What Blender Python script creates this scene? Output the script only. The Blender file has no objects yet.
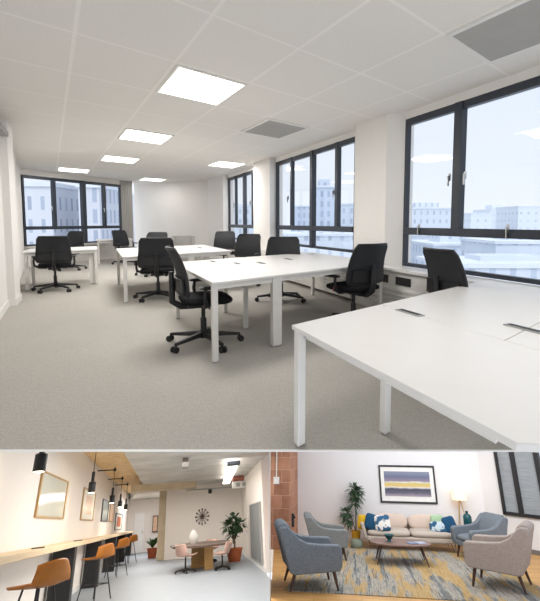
import bpy, bmesh, math, random
from mathutils import Matrix, Vector
random.seed(7)
SC = bpy.context.scene
COL = SC.collection
PI = math.pi

# ------------------------------------------------------------------ materials
def srgb(r, g, b):
    def f(c):
        c /= 255.0
        return c / 12.92 if c <= 0.04045 else ((c + 0.055) / 1.055) ** 2.4
    return (f(r), f(g), f(b), 1)

class NT:
    def __init__(s, name):
        s.m = bpy.data.materials.new(name); s.m.use_nodes = True
        s.t = s.m.node_tree; s.b = s.t.nodes['Principled BSDF']
    def n(s, kind, **kw):
        x = s.t.nodes.new(kind)
        for k, v in kw.items():
            if k in x.inputs.keys() if isinstance(k, str) else False: x.inputs[k].default_value = v
            else: setattr(x, k, v)
        return x
    def l(s, a, b): s.t.links.new(a, b)
    def coords(s, kind='Object', scale=(1, 1, 1), rot=(0, 0, 0)):
        c = s.n('ShaderNodeTexCoord'); m = s.n('ShaderNodeMapping')
        m.inputs['Scale'].default_value = scale; m.inputs['Rotation'].default_value = rot
        s.l(c.outputs[kind], m.inputs[0]); return m.outputs[0]
    def noise(s, vec, scale, detail=4, rough=.6):
        x = s.n('ShaderNodeTexNoise'); x.inputs['Scale'].default_value = scale
        x.inputs['Detail'].default_value = detail; x.inputs['Roughness'].default_value = rough
        s.l(vec, x.inputs['Vector']); return x.outputs['Fac']
    def ramp(s, fac, stops, interp='LINEAR'):
        r = s.n('ShaderNodeValToRGB'); r.color_ramp.interpolation = interp
        e = r.color_ramp.elements
        while len(e) < len(stops): e.new(.5)
        for q, (p, c) in zip(e, stops): q.position = p; q.color = c
        s.l(fac, r.inputs[0]); return r.outputs[0]
    def mix(s, fac, a, b, mode='MIX'):
        x = s.n('ShaderNodeMix', data_type='RGBA', blend_type=mode)
        if isinstance(fac, (int, float)): x.inputs[0].default_value = fac
        else: s.l(fac, x.inputs[0])
        for i, v in ((6, a), (7, b)):
            if isinstance(v, tuple): x.inputs[i].default_value = v
            else: s.l(v, x.inputs[i])
        return x.outputs[2]
    def bump(s, h, strength=.2, dist=.01):
        x = s.n('ShaderNodeBump'); x.inputs['Strength'].default_value = strength
        x.inputs['Distance'].default_value = dist
        s.l(h, x.inputs['Height']); s.l(x.outputs[0], s.b.inputs['Normal'])

MATS = {}
def plain(name, rgb, rough=.5, metal=0, var=.04, scale=6, bump=0, spec=.5, coat=0):
    if name in MATS: return MATS[name]
    t = NT(name); c = srgb(*rgb)
    v = t.coords(); f = t.noise(v, scale)
    lo = tuple(x * (1 - var) for x in c[:3]) + (1,); hi = tuple(min(1, x * (1 + var)) for x in c[:3]) + (1,)
    t.l(t.ramp(f, [(.3, lo), (.7, hi)]), t.b.inputs['Base Color'])
    t.b.inputs['Roughness'].default_value = rough; t.b.inputs['Metallic'].default_value = metal
    t.b.inputs['Specular IOR Level'].default_value = spec
    if coat: t.b.inputs['Coat Weight'].default_value = coat
    if bump: t.bump(t.noise(v, scale * 20), bump)
    MATS[name] = t.m; return t.m

def fabric(name, rgb, rgb2=None, scale=90):
    t = NT(name); a = srgb(*rgb); b = srgb(*(rgb2 or [min(255, x + 26) for x in rgb]))
    v = t.coords(); f = t.noise(v, scale, 3, .7)
    t.l(t.ramp(f, [(.35, a), (.65, b)]), t.b.inputs['Base Color'])
    t.b.inputs['Roughness'].default_value = .95; t.b.inputs['Specular IOR Level'].default_value = .15
    t.bump(f, .25, .004); return t.m

def emit(name, rgb, strength):
    t = NT(name); t.b.inputs['Base Color'].default_value = srgb(*rgb)
    t.b.inputs['Emission Color'].default_value = srgb(*rgb); t.b.inputs['Emission Strength'].default_value = strength
    return t.m

def carpet_mat():
    t = NT('carpet_loop'); v = t.coords()
    f = t.noise(v, 1.6, 5, .65); g = t.noise(v, 60, 3, .8)
    h = t.noise(t.coords(scale=(1, 2.4, 1)), 14, 4, .7)
    c = t.ramp(f, [(.3, srgb(172, 168, 160)), (.7, srgb(184, 180, 172))])
    d = t.ramp(g, [(.3, srgb(152, 148, 141)), (.75, srgb(210, 206, 198))])
    e = t.ramp(h, [(.3, srgb(152, 148, 141)), (.7, srgb(204, 200, 192))])
    t.l(t.mix(.5, t.mix(.35, c, e), d), t.b.inputs['Base Color'])
    t.b.inputs['Roughness'].default_value = 1; t.b.inputs['Specular IOR Level'].default_value = .1
    t.bump(g, .5, .01); return t.m

def ceiling_mat():
    # tile joints run along the two skewed plan directions of the office; UV holds plan metres
    t = NT('ceiling_tiles'); c = t.n('ShaderNodeTexCoord'); sp = t.n('ShaderNodeSeparateXYZ'); t.l(c.outputs['UV'], sp.inputs[0])
    outs = []
    for k, (per, off) in enumerate(((.957, 0.0), (1.16, .8))):
        a = t.n('ShaderNodeMath', operation='SUBTRACT'); t.l(sp.outputs[k], a.inputs[0]); a.inputs[1].default_value = off
        p = t.n('ShaderNodeMath', operation='PINGPONG'); t.l(a.outputs[0], p.inputs[0]); p.inputs[1].default_value = per / 2
        q = t.n('ShaderNodeMath', operation='LESS_THAN'); t.l(p.outputs[0], q.inputs[0]); q.inputs[1].default_value = .017
        outs.append(q.outputs[0])
    m = t.n('ShaderNodeMath', operation='MAXIMUM'); t.l(outs[0], m.inputs[0]); t.l(outs[1], m.inputs[1])
    f = t.noise(c.outputs['UV'], 40, 3)
    base = t.ramp(f, [(.3, srgb(226, 223, 218)), (.7, srgb(231, 228, 223))])
    t.l(t.mix(m.outputs[0], base, srgb(238, 235, 230)), t.b.inputs['Base Color'])
    t.b.inputs['Roughness'].default_value = .9; return t.m

def glass_mat(name='window_glass', tint=(249, 251, 253), refl=.07):
    t = NT(name); t.t.nodes.remove(t.b)
    o = [n for n in t.t.nodes if n.type == 'OUTPUT_MATERIAL'][0]
    tr = t.n('ShaderNodeBsdfTransparent'); tr.inputs[0].default_value = srgb(*tint)
    gl = t.n('ShaderNodeBsdfGlossy'); gl.inputs['Roughness'].default_value = .02
    fr = t.n('ShaderNodeFresnel'); fr.inputs[0].default_value = 1.45
    mx = t.n('ShaderNodeMixShader'); ge = t.n('ShaderNodeNewGeometry'); iv = t.n('ShaderNodeMath', operation='SUBTRACT'); iv.inputs[0].default_value = 1; t.l(ge.outputs['Backfacing'], iv.inputs[1])
    mu = t.n('ShaderNodeMath', operation='MULTIPLY'); t.l(fr.outputs[0], mu.inputs[0]); t.l(iv.outputs[0], mu.inputs[1]); t.l(mu.outputs[0], mx.inputs[0]); t.l(tr.outputs[0], mx.inputs[1]); t.l(gl.outputs[0], mx.inputs[2])
    t.l(mx.outputs[0], o.inputs[0]); return t.m

def facade_mat(name, wall, win, cw, rh, frac=.35):
    t = NT(name); v = t.coords()
    b = t.n('ShaderNodeTexBrick', offset=0.0)
    sp = t.n('ShaderNodeSeparateXYZ'); t.l(v, sp.inputs[0])
    ad = t.n('ShaderNodeMath', operation='ADD'); t.l(sp.outputs[0], ad.inputs[0]); t.l(sp.outputs[1], ad.inputs[1])
    cb = t.n('ShaderNodeCombineXYZ'); t.l(ad.outputs[0], cb.inputs[0]); t.l(sp.outputs[2], cb.inputs[1])
    t.l(cb.outputs[0], b.inputs['Vector'])
    b.inputs['Scale'].default_value = 1; b.inputs['Brick Width'].default_value = cw; b.inputs['Row Height'].default_value = rh
    b.inputs['Mortar Size'].default_value = min(cw, rh) * frac; b.inputs['Mortar Smooth'].default_value = .02
    w = srgb(*win); b.inputs['Color1'].default_value = w; b.inputs['Color2'].default_value = tuple(x * .8 for x in w[:3]) + (1,)
    b.inputs['Mortar'].default_value = srgb(*wall)
    t.l(b.outputs[0], t.b.inputs['Base Color']); t.b.inputs['Roughness'].default_value = .8
    return t.m

def brick_mat():
    t = NT('terracotta_brick'); v = t.coords(scale=(1, 1, 1))
    sp = t.n('ShaderNodeSeparateXYZ'); t.l(v, sp.inputs[0])
    ad = t.n('ShaderNodeMath', operation='ADD'); t.l(sp.outputs[0], ad.inputs[0]); t.l(sp.outputs[1], ad.inputs[1])
    cb = t.n('ShaderNodeCombineXYZ'); t.l(ad.outputs[0], cb.inputs[0]); t.l(sp.outputs[2], cb.inputs[1])
    b = t.n('ShaderNodeTexBrick'); t.l(cb.outputs[0], b.inputs['Vector'])
    b.inputs['Scale'].default_value = 1; b.inputs['Brick Width'].default_value = .42; b.inputs['Row Height'].default_value = .3
    b.inputs['Mortar Size'].default_value = .008
    b.inputs['Color1'].default_value = srgb(192, 138, 108); b.inputs['Color2'].default_value = srgb(148, 98, 74); b.inputs['Mortar'].default_value = srgb(204, 164, 138)
    f = t.noise(v, 5, 5, .7)
    t.l(t.mix(.35, b.outputs[0], t.ramp(f, [(.3, srgb(132, 92, 74)), (.7, srgb(204, 158, 128))])), t.b.inputs['Base Color'])
    t.b.inputs['Roughness'].default_value = .85; t.bump(f, .3); return t.m

def wood_mat(name, a, b, plank=None, scale=(1, 12, 12), rough=.5):
    t = NT(name); v = t.coords(scale=scale); f = t.noise(v, 2.5, 5, .6)
    c = t.ramp(f, [(.3, srgb(*a)), (.7, srgb(*b))])
    if plank:
        br = t.n('ShaderNodeTexBrick'); t.l(t.coords(), br.inputs['Vector'])
        br.inputs['Scale'].default_value = 1; br.inputs['Brick Width'].default_value = plank[0]; br.inputs['Row Height'].default_value = plank[1]
        br.inputs['Mortar Size'].default_value = .004
        br.inputs['Color1'].default_value = (1, 1, 1, 1); br.inputs['Color2'].default_value = (.8, .76, .7, 1); br.inputs['Mortar'].default_value = (.5, .42, .34, 1)
        c = t.mix(1.0, c, br.outputs[0], 'MULTIPLY')
    t.l(c, t.b.inputs['Base Color']); t.b.inputs['Roughness'].default_value = rough; return t.m

def osb_mat():
    t = NT('strand_board'); v = t.coords()
    vo = t.n('ShaderNodeTexVoronoi'); vo.inputs['Scale'].default_value = 9; t.l(v, vo.inputs['Vector'])
    f = t.noise(v, 4, 4)
    c = t.ramp(vo.outputs['Color'], [(.2, srgb(222, 186, 130)), (.6, srgb(240, 208, 156)), (.9, srgb(206, 166, 110))])
    t.l(t.mix(.3, c, t.ramp(f, [(.3, srgb(214, 178, 122)), (.7, srgb(246, 218, 172))])), t.b.inputs['Base Color'])
    t.b.inputs['Roughness'].default_value = .7; return t.m

def concrete_mat(name, a, b, scale=1.3):
    t = NT(name); v = t.coords(); f = t.noise(v, scale, 8, .68); g = t.noise(v, scale * 14, 3)
    c = t.mix(.25, t.ramp(f, [(.35, srgb(*a)), (.65, srgb(*b))]), t.ramp(g, [(.3, srgb(*a)), (.7, srgb(*b))]))
    t.l(c, t.b.inputs['Base Color']); t.b.inputs['Roughness'].default_value = .85; t.bump(f, .4, .03); return t.m

def rug_mat():
    t = NT('abstract_rug')
    cream = srgb(190, 180, 162); navy = srgb(44, 52, 66); grey = srgb(110, 112, 112); gold = srgb(200, 152, 40); blue = srgb(60, 92, 110)
    f = t.noise(t.coords(scale=(4.2, .22, 1)), 1.3, 5, .7)
    g = t.noise(t.coords(scale=(34, .7, 1)), 1.3, 4, .75)
    h = t.noise(t.coords(scale=(2.6, .4, 1)), 1.2, 3, .6)
    c = t.ramp(f, [(.40, navy), (.45, blue), (.48, cream), (.53, grey), (.56, cream), (.62, navy)])
    c = t.mix(t.ramp(h, [(.50, (0, 0, 0, 1)), (.57, (.9, .9, .9, 1))]), c, gold)
    d = t.ramp(g, [(.40, navy), (.46, cream), (.51, grey), (.56, cream), (.64, navy)])
    t.l(t.mix(.5, c, d), t.b.inputs['Base Color'])
    t.b.inputs['Roughness'].default_value = 1; t.b.inputs['Specular IOR Level'].default_value = .05
    t.bump(t.noise(t.coords(), 120, 2), .4, .006); return t.m

M = {}
M['wall'] = plain('white_wall_paint', (232, 229, 225), .85, var=.01)
M['wall_lr'] = plain('warm_white_wall_paint', (236, 228, 220), .85, var=.01)
M['wall_ln'] = plain('lounge_wall_paint', (228, 227, 228), .85, var=.01)
M['white'] = plain('white_laminate', (229, 227, 223), .35, var=.01)
M['whitemetal'] = plain('white_powder_coat', (226, 224, 219), .4, var=.01)
M['skirting'] = plain('skirting_gloss', (236, 234, 230), .4, var=.01)
M['carpet'] = carpet_mat(); M['ceil'] = ceiling_mat(); M['glass'] = glass_mat()
M['frame'] = plain('dark_window_frame', (46, 52, 62), .4, var=.05)
M['black'] = plain('black_plastic', (27, 27, 29), .5, var=.1)
M['blackmesh'] = plain('black_mesh_weave', (36, 38, 42), .75, var=.2, scale=260)
M['blackfab'] = fabric('black_seat_fabric', (24, 24, 26), (36, 36, 38))
M['chrome'] = plain('brushed_metal', (190, 190, 188), .3, 1)
M['grey'] = plain('mid_grey_metal', (160, 160, 158), .5)
M['vent'] = plain('grey_vent_mesh', (166, 164, 160), .7)
M['red'] = plain('red_plastic', (208, 52, 70), .5)
M['led'] = emit('led_diffuser', (255, 252, 246), 2.2)
M['greyfab'] = fabric('pale_grey_upholstery', (176, 174, 170))
M['osb'] = osb_mat()
M['conc'] = concrete_mat('board_marked_concrete', (176, 172, 164), (214, 210, 202))
M['conc2'] = concrete_mat('tan_concrete', (186, 168, 138), (214, 198, 170))
M['vinyl'] = plain('blue_grey_vinyl', (152, 159, 166), .5, var=.03, scale=2)
M['ply'] = wood_mat('pale_plywood', (222, 196, 156), (236, 214, 178), scale=(9, .8, 9))
M['oak'] = wood_mat('oak_floor', (196, 146, 84), (224, 176, 108), plank=(1.6, .16), scale=(1, 8, 1), rough=.45)
M['tan'] = plain('tan_leather', (186, 112, 28), .45, var=.1)
M['walnut'] = wood_mat('dark_walnut', (58, 34, 26), (84, 52, 38))
M['tabletop'] = wood_mat('grey_brown_table', (94, 80, 72), (120, 102, 92))
M['tableleg'] = wood_mat('honey_wood_panel', (190, 146, 84), (212, 168, 104))
M['pink'] = plain('dusty_pink_shell', (216, 178, 164), .6)
M['maroon'] = plain('dark_plum_shell', (92, 60, 58), .6)
M['terra'] = plain('terracotta', (186, 100, 62), .8, var=.12)
M['gold'] = plain('mustard_glaze', (206, 160, 40), .5)
M['soil'] = plain('potting_soil', (62, 46, 36), 1, var=.3, scale=40)
M['leaf'] = plain('green_leaf', (64, 104, 52), .5, var=.35, scale=8)
M['leaf2'] = plain('dark_green_leaf', (58, 84, 56), .5, var=.35, scale=8)
M['bark'] = plain('brown_bark', (110, 86, 64), .9, var=.2)
M['brass'] = plain('thin_oak_frame', (176, 142, 92), .4)
M['paper'] = plain('pale_print_paper', (226, 222, 208), .5, var=.02)
M['paperglass'] = plain('glazed_pale_print', (220, 220, 206), .12, var=.03, scale=2, spec=.8)
M['peach'] = plain('peach_print', (222, 182, 150), .4, var=.15, scale=5)
M['greyprint'] = plain('grey_green_print', (140, 148, 144), .4, var=.3, scale=6)
M['brick'] = brick_mat(); M['rug'] = rug_mat()
M['armblue'] = fabric('slate_blue_tweed', (96, 103, 110), (132, 139, 146))
M['armgrey'] = fabric('tweed_grey_light', (112, 114, 114), (150, 152, 150))  # same tweed as the blue grey chairs, greyed for the light on it
M['armwarm'] = fabric('tweed_warm_light', (142, 130, 124), (176, 164, 156))  # same tweed again, with warm light put into its colour
M['sofa'] = fabric('oatmeal_sofa_fabric', (176, 164, 152), (198, 186, 174))
M['blush'] = fabric('blush_cushion_fabric', (198, 178, 164), (216, 198, 184))
M['navy'] = fabric('deep_blue_fabric', (28, 66, 96), (44, 86, 118))
M['yellow'] = fabric('mustard_fabric', (196, 154, 34), (216, 176, 56))
M['teal'] = plain('teal_glaze', (14, 78, 84), .25, var=.1)
M['greenfab'] = fabric('sage_green_fabric', (120, 130, 116), (146, 154, 138))
M['shade'] = emit('lamp_shade_lit', (252, 226, 184), .55)
M['offwhite'] = plain('white_china', (240, 238, 234), .3)

# ------------------------------------------------------------------ mesh builder
class MB:
    def __init__(s): s.bm = bmesh.new()
    def hexa(s, p):                      # 8 points: bottom ring 4, top ring 4
        v = [s.bm.verts.new(q) for q in p]
        for f in ((3, 2, 1, 0), (4, 5, 6, 7), (0, 1, 5, 4), (1, 2, 6, 5), (2, 3, 7, 6), (3, 0, 4, 7)):
            s.bm.faces.new([v[i] for i in f])
        return s
    def box(s, x0, x1, y0, y1, z0, z1):
        return s.hexa([(x0, y0, z0), (x1, y0, z0), (x1, y1, z0), (x0, y1, z0), (x0, y0, z1), (x1, y0, z1), (x1, y1, z1), (x0, y1, z1)])
    def prism(s, poly, z0, z1):
        n = len(poly)
        a = [s.bm.verts.new((x, y, z0)) for x, y in poly]; b = [s.bm.verts.new((x, y, z1)) for x, y in poly]
        s.bm.faces.new(a[::-1]); s.bm.faces.new(b)
        for i in range(n): s.bm.faces.new([a[i], a[(i + 1) % n], b[(i + 1) % n], b[i]])
        return s
    def prismx(s, poly, x0, x1):         # profile in YZ, extruded in X
        n = len(poly)
        a = [s.bm.verts.new((x0, y, z)) for y, z in poly]; b = [s.bm.verts.new((x1, y, z)) for y, z in poly]
        s.bm.faces.new(a[::-1]); s.bm.faces.new(b)
        for i in range(n): s.bm.faces.new([a[i], a[(i + 1) % n], b[(i + 1) % n], b[i]])
        return s
    def cyl(s, p0, p1, r0, r1=None, n=14):
        r1 = r0 if r1 is None else r1
        return s.tube([p0, p1], [r0, r1], n)
    def tube(s, pts, r, n=10):
        pts = [Vector(p) for p in pts]
        rs = r if isinstance(r, (list, tuple)) else [r] * len(pts)
        rings = []; ref = None
        for i, p in enumerate(pts):
            d = (pts[min(i + 1, len(pts) - 1)] - pts[max(i - 1, 0)]).normalized()
            if ref is None or abs(ref.dot(d)) > .95: ref = Vector((0, 0, 1)) if abs(d.z) < .9 else Vector((1, 0, 0))
            u = d.cross(ref).normalized(); w = u.cross(d).normalized(); ref = w
            rings.append([s.bm.verts.new(p + rs[i] * (math.cos(2 * PI * k / n) * u + math.sin(2 * PI * k / n) * w)) for k in range(n)])
        for a, b in zip(rings, rings[1:]):
            for k in range(n): s.bm.faces.new([a[k], a[(k + 1) % n], b[(k + 1) % n], b[k]])
        s.bm.faces.new(rings[0][::-1]); s.bm.faces.new(rings[-1]); return s
    def lathe(s, prof, n=24, c=(0, 0, 0)):
        rings = []
        for r, z in prof:
            rings.append([s.bm.verts.new((c[0] + max(r, .0004) * math.cos(2 * PI * k / n), c[1] + max(r, .0004) * math.sin(2 * PI * k / n), c[2] + z)) for k in range(n)])
        for a, b in zip(rings, rings[1:]):
            for k in range(n): s.bm.faces.new([a[k], a[(k + 1) % n], b[(k + 1) % n], b[k]])
        s.bm.faces.new(rings[0][::-1]); s.bm.faces.new(rings[-1]); return s
    def pillow(s, c, size, e=.35, nu=20, nv=10, mat=None):   # superellipsoid
        sx, sy, sz = size
        def q(t, e): return math.copysign(abs(t) ** e, t)
        rings = []
        for i in range(1, nv):
            ph = -PI / 2 + PI * i / nv; ring = []
            for k in range(nu):
                th = 2 * PI * k / nu
                p = Vector((sx * q(math.cos(ph), e * 1.6) * q(math.cos(th), e), sy * q(math.cos(ph), e * 1.6) * q(math.sin(th), e), sz * q(math.sin(ph), .8)))
                if mat: p = mat @ p
                ring.append(s.bm.verts.new(Vector(c) + p))
            rings.append(ring)
        for a, b in zip(rings, rings[1:]):
            for k in range(nu): s.bm.faces.new([a[k], a[(k + 1) % nu], b[(k + 1) % nu], b[k]])
        s.bm.faces.new(rings[0][::-1]); s.bm.faces.new(rings[-1]); return s
    def slab(s, fn, nu, nv, th):         # curved sheet with thickness; fn(u,v)->(point, normal)
        A = []; B = []
        for i in range(nu + 1):
            ra = []; rb = []
            for j in range(nv + 1):
                p, n = fn(i / nu, j / nv); p = Vector(p); n = Vector(n).normalized()
                ra.append(s.bm.verts.new(p + n * th / 2)); rb.append(s.bm.verts.new(p - n * th / 2))
            A.append(ra); B.append(rb)
        for i in range(nu):
            for j in range(nv):
                s.bm.faces.new([A[i][j], A[i + 1][j], A[i + 1][j + 1], A[i][j + 1]])
                s.bm.faces.new([B[i][j], B[i][j + 1], B[i + 1][j + 1], B[i + 1][j]])
        for i in range(nu):
            s.bm.faces.new([A[i][0], B[i][0], B[i + 1][0], A[i + 1][0]]); s.bm.faces.new([A[i][nv], A[i + 1][nv], B[i + 1][nv], B[i][nv]])
        for j in range(nv):
            s.bm.faces.new([A[0][j], A[0][j + 1], B[0][j + 1], B[0][j]]); s.bm.faces.new([A[nu][j], B[nu][j], B[nu][j + 1], A[nu][j + 1]])
        return s
    def quad(s, *p):
        s.bm.faces.new([s.bm.verts.new(q) for q in p]); return s
    def xf(s, m):
        bmesh.ops.transform(s.bm, matrix=m, verts=s.bm.verts); return s

FR = Matrix.Identity(4)                 # the room being furnished
def obj(name, mb, mat, parent=None, m=None, smooth=False, bevel=0, seg=2, label=None, sub=0):
    bmesh.ops.recalc_face_normals(mb.bm, faces=mb.bm.faces)
    me = bpy.data.meshes.new(name); mb.bm.to_mesh(me); mb.bm.free()
    me.materials.append(mat)
    o = bpy.data.objects.new(name, me); COL.objects.link(o)
    if parent: o.parent = parent
    else: o.matrix_world = FR @ (m or Matrix.Identity(4))
    if smooth:
        me.polygons.foreach_set('use_smooth', [True] * len(me.polygons)); me.set_sharp_from_angle(angle=math.radians(50))
    if bevel:
        b = o.modifiers.new('bevel', 'BEVEL'); b.width = bevel; b.segments = seg; b.limit_method = 'ANGLE'; b.angle_limit = math.radians(35)
        me.polygons.foreach_set('use_smooth', [True] * len(me.polygons))
        if not smooth: me.set_sharp_from_angle(angle=math.radians(35))
    if sub:
        d = o.modifiers.new('sub', 'SUBSURF'); d.levels = sub; d.render_levels = sub
    if label: o['label'] = label
    return o
def T(x, y, z=0, rz=0): return Matrix.Translation((x, y, z)) @ Matrix.Rotation(rz, 4, 'Z')
def tag(o, label, cat, group=None):
    o['label'] = label; o['category'] = cat
    if group: o['group'] = group
    return o
def thing(name, label, cat, loc=(0, 0, 0), rz=0, group=None):
    o = bpy.data.objects.new(name, None); COL.objects.link(o); o.empty_display_size = .1
    o.matrix_world = FR @ T(*loc, rz); return tag(o, label, cat, group)
def struct(name, mb, mat, parent=None, **k):
    o = obj(name, mb, mat, parent, **k)
    if not parent: o['kind'] = 'structure'
    return o
def dup(root, m, label, group=None):
    r = root.copy(); COL.objects.link(r); r.matrix_world = FR @ m; r['label'] = label
    if group: r['group'] = group
    for ch in list(root.children):
        c = ch.copy(); COL.objects.link(c); c.parent = r
        for g in list(ch.children):
            d = g.copy(); COL.objects.link(d); d.parent = c
    return r
def area(name, loc, size, power, color=(1, .97, .93), rot=(0, 0, 0), size_y=None):
    l = bpy.data.lights.new(name, 'AREA'); l.energy = power; l.color = color; l.size = size
    if size_y: l.shape = 'RECTANGLE'; l.size_y = size_y
    o = bpy.data.objects.new(name, l); COL.objects.link(o)
    o.matrix_world = FR @ Matrix.Translation(loc) @ (Matrix.Rotation(rot[2], 4, 'Z') @ Matrix.Rotation(rot[1], 4, 'Y') @ Matrix.Rotation(rot[0], 4, 'X'))
    return o

# ================================================================== OFFICE
# plan directions of the office, skewed out of square to fit the view through the longer shared lens: A across the room towards the windows, B along the window wall
EA = Vector((.70962, .70459, 0)); EB = Vector((-.37895, .92542, 0))
def W(a, b, z=0): return EA * a + EB * b + Vector((0, 0, z))
def Wxy(a, b): q = EA * a + EB * b; return (q.x, q.y)
def abox(mb, a0, a1, b0, b1, z0, z1, o=Vector((0, 0, 0))):
    return mb.hexa([W(a0, b0, z0) - o, W(a1, b0, z0) - o, W(a1, b1, z0) - o, W(a0, b1, z0) - o,
                    W(a0, b0, z1) - o, W(a1, b0, z1) - o, W(a1, b1, z1) - o, W(a0, b1, z1) - o])
HC = 2.9
P1 = (-7.57, 13.3); P2 = (-5.97, 17.0); P3 = (-5.95, 18.5); P4 = Wxy(4.55, 15.0)
FLOOR_EDGE = 2.553
fl = [(-6, FLOOR_EDGE), (7.5, FLOOR_EDGE), Wxy(4.7, 3), Wxy(4.7, 14.1), P4, P3, P2, P1, (-7.7, 13.0)]
struct('floor', MB().prism([(-5.4, FLOOR_EDGE), (5.0, FLOOR_EDGE), Wxy(4.6, 4), Wxy(4.6, 15.0), (P4[0], P4[1] + .1), (P3[0], P3[1] + .1), (P2[0] - .1, P2[1] + .1), (P1[0] - .15, P1[1]), (-7.0, 11)], -.008, 0), M['carpet'])
struct('trim_1', MB().box(-5.4, 5.0, FLOOR_EDGE - .012, FLOOR_EDGE, -.0085, 0.0), M['skirting'])
# ceiling with plan UVs
mb = MB(); uvl = mb.bm.loops.layers.uv.new('UVMap')
cp = [(-4.5, -1.5), (6.2, -1.5), Wxy(4.6, 0), Wxy(4.6, 15.1), (P4[0], P4[1] + .1), (P3[0], P3[1] + .1), (P2[0] - .1, P2[1] + .1), (P1[0] - .15, P1[1]), (-7.5, 11)]
det = EA.x * EB.y - EA.y * EB.x
mb.prism(cp, HC, HC + .06)
for f in mb.bm.faces:
    for lp in f.loops:
        x, y = lp.vert.co.x, lp.vert.co.y
        a = (x * EB.y - y * EB.x) / det; b = (EA.x * y - EA.y * x) / det
        lp[uvl].uv = (a + .087 * (b - 3), b)
struct('ceiling', mb, M['ceil'])
# right wall with three window openings
mb = MB()
OPEN = [(.35, 3.95), (4.82, 8.72), (9.95, 13.05)]
prev = -2.5
for b0, b1 in OPEN + [(15.2, 15.3)]:
    inner0 = prev if prev < 0 else prev
    abox(mb, 4.3, 4.75, prev, b0, 0, HC); prev = b1
for b0, b1 in OPEN:
    abox(mb, 4.42, 4.75, b0, min(b1, 3.69) if b0 < 1 else b1, 0, .66); abox(mb, 4.5, 4.75, b0, b1, 2.80, HC)
mb.prism([Wxy(4.3, 3.95), Wxy(4.75, 3.95), Wxy(4.75, 3.69), Wxy(4.52, 3.69)], 0, HC)
struct('wall_right', mb, M['wall'])
def seg_wall(mb, p, q, z0, z1, th):
    p = Vector(p); q = Vector(q); d = (q - p).normalized(); n = Vector((-d.y, d.x)) * th
    return mb.prism([tuple(p), tuple(q), tuple(q + n), tuple(p + n)], z0, z1)
mb = MB(); seg_wall(mb, P3, P4, 0, HC, .15); struct('wall_back', mb, M['wall'])
# left wall, pilaster and the wall up to the rear window
wl0 = (-.85, 0); wl1 = Wxy(-1.44, 8.79)
mb = MB(); seg_wall(mb, (-0.55, -.9), wl1, 0, HC, .15); seg_wall(mb, wl1, P1, 0, HC, .15); abox(mb, -1.44, -1.33, 8.76, 9.3, 0, HC)
struct('wall_left', mb, M['wall'])
mb = MB(); p = Vector(wl1); q = Vector((-0.55, -.9)); d = (q - p).normalized(); n = Vector((-d.y, d.x)) * .02
mb.prism([tuple(p), tuple(q), tuple(q + n), tuple(p + n)], 0, .11); abox(mb, -1.46, -1.31, 8.74, 8.76, 0, .11); abox(mb, -1.33, -1.31, 8.76, 9.3, 0, .11)
struct('baseboard_left', mb, M['skirting'])
mb = MB(); abox(mb, -1.42, -1.30, 5.9, 8.72, 2.66, 2.74)
tag(obj('curtain_rail', mb, M['vent']), 'slim grey rail high on the left wall under the ceiling', 'rail')
# rear window wall
mb = MB(); seg_wall(mb, P1, P2, 0, .6, .2); seg_wall(mb, P1, P2, 2.72, HC, .2); struct('wall_window_side', mb, M['wall'])
mb = MB()
pp, qq = Vector(P2), Vector(P3)
for k in range(7):
    c = pp.lerp(Vector((-5.62, 17.3)), (k + .5) / 7); mb.cyl((c.x, c.y - .03, 0.02), (c.x, c.y - .03, 2.88), .04, n=8)
tag(obj('curtain', mb, M['vent'], smooth=True), 'gathered grey curtain hanging between rear window and plain wall', 'curtain')

def window(name, p, q, z0, z1, zr, mull, handles, th=.07):
    """frame in the vertical plane p-q; zr = height of the horizontal rail, mull = [(fraction, width)]"""
    p = Vector((p[0], p[1], 0)); q = Vector((q[0], q[1], 0)); L = (q - p).length; d = (q - p) / L
    n = Vector((d.y, -d.x, 0))
    def bar(mb, s0, s1, a, b, dep=th, off=0):
        i = d * s0; j = d * s1; o = n * (dep / 2 + off); k = n * (-dep / 2 + off)
        mb.hexa([i + o + Vector((0, 0, a)), j + o + Vector((0, 0, a)), j + k + Vector((0, 0, a)), i + k + Vector((0, 0, a)),
                 i + o + Vector((0, 0, b)), j + o + Vector((0, 0, b)), j + k + Vector((0, 0, b)), i + k + Vector((0, 0, b))])
    r = bpy.data.objects.new(name, None); COL.objects.link(r); r.matrix_world = FR @ Matrix.Translation(p); r['kind'] = 'structure'
    mb = MB(); bar(mb, 0, .06, z0, z1); bar(mb, L - .06, L, z0, z1); bar(mb, .06, L - .06, z1 - .09, z1); bar(mb, .07, L - .07, z0, z0 + .05)
    obj('window_frame', mb, M['frame'], r)
    mb = MB(); bar(mb, .07, L - .07, zr - .05, zr + .05, th + .03, .005); obj('transom', mb, M['frame'], r)
    tall = max(range(len(mull)), key=lambda i: mull[i][1]) if len(mull) > 1 else -1
    for k_, (f, w) in enumerate(mull):
        mb = MB(); bar(mb, f * L - w / 2, f * L + w / 2, z0 if k_ == tall else zr, z1, th + (.03 if k_ == tall else .015), .008); obj('mullion', mb, M['frame'], r)
    mb = MB(); bar(mb, .04, L - .04, z0 + .02, z1 - .02, .008); obj('pane', mb, M['glass'], r)
    for f, z in handles:
        mb = MB(); s = f * L; bar(mb, s - .012, s + .012, z - .045, z + .045, .02, .055); bar(mb, s - .009, s + .009, z - .11, z + .02, .016, .075)
        obj('handle', mb, M['chrome'], r)
    return r
window('window_1', Wxy(4.55, 3.70), Wxy(4.55, .4), .70, 2.80, 1.21, [(.318, .13)], [(.285, 1.9), (.365, 1.9), (.12, 1.27), (.56, 1.27), (.78, 1.27)])
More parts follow.
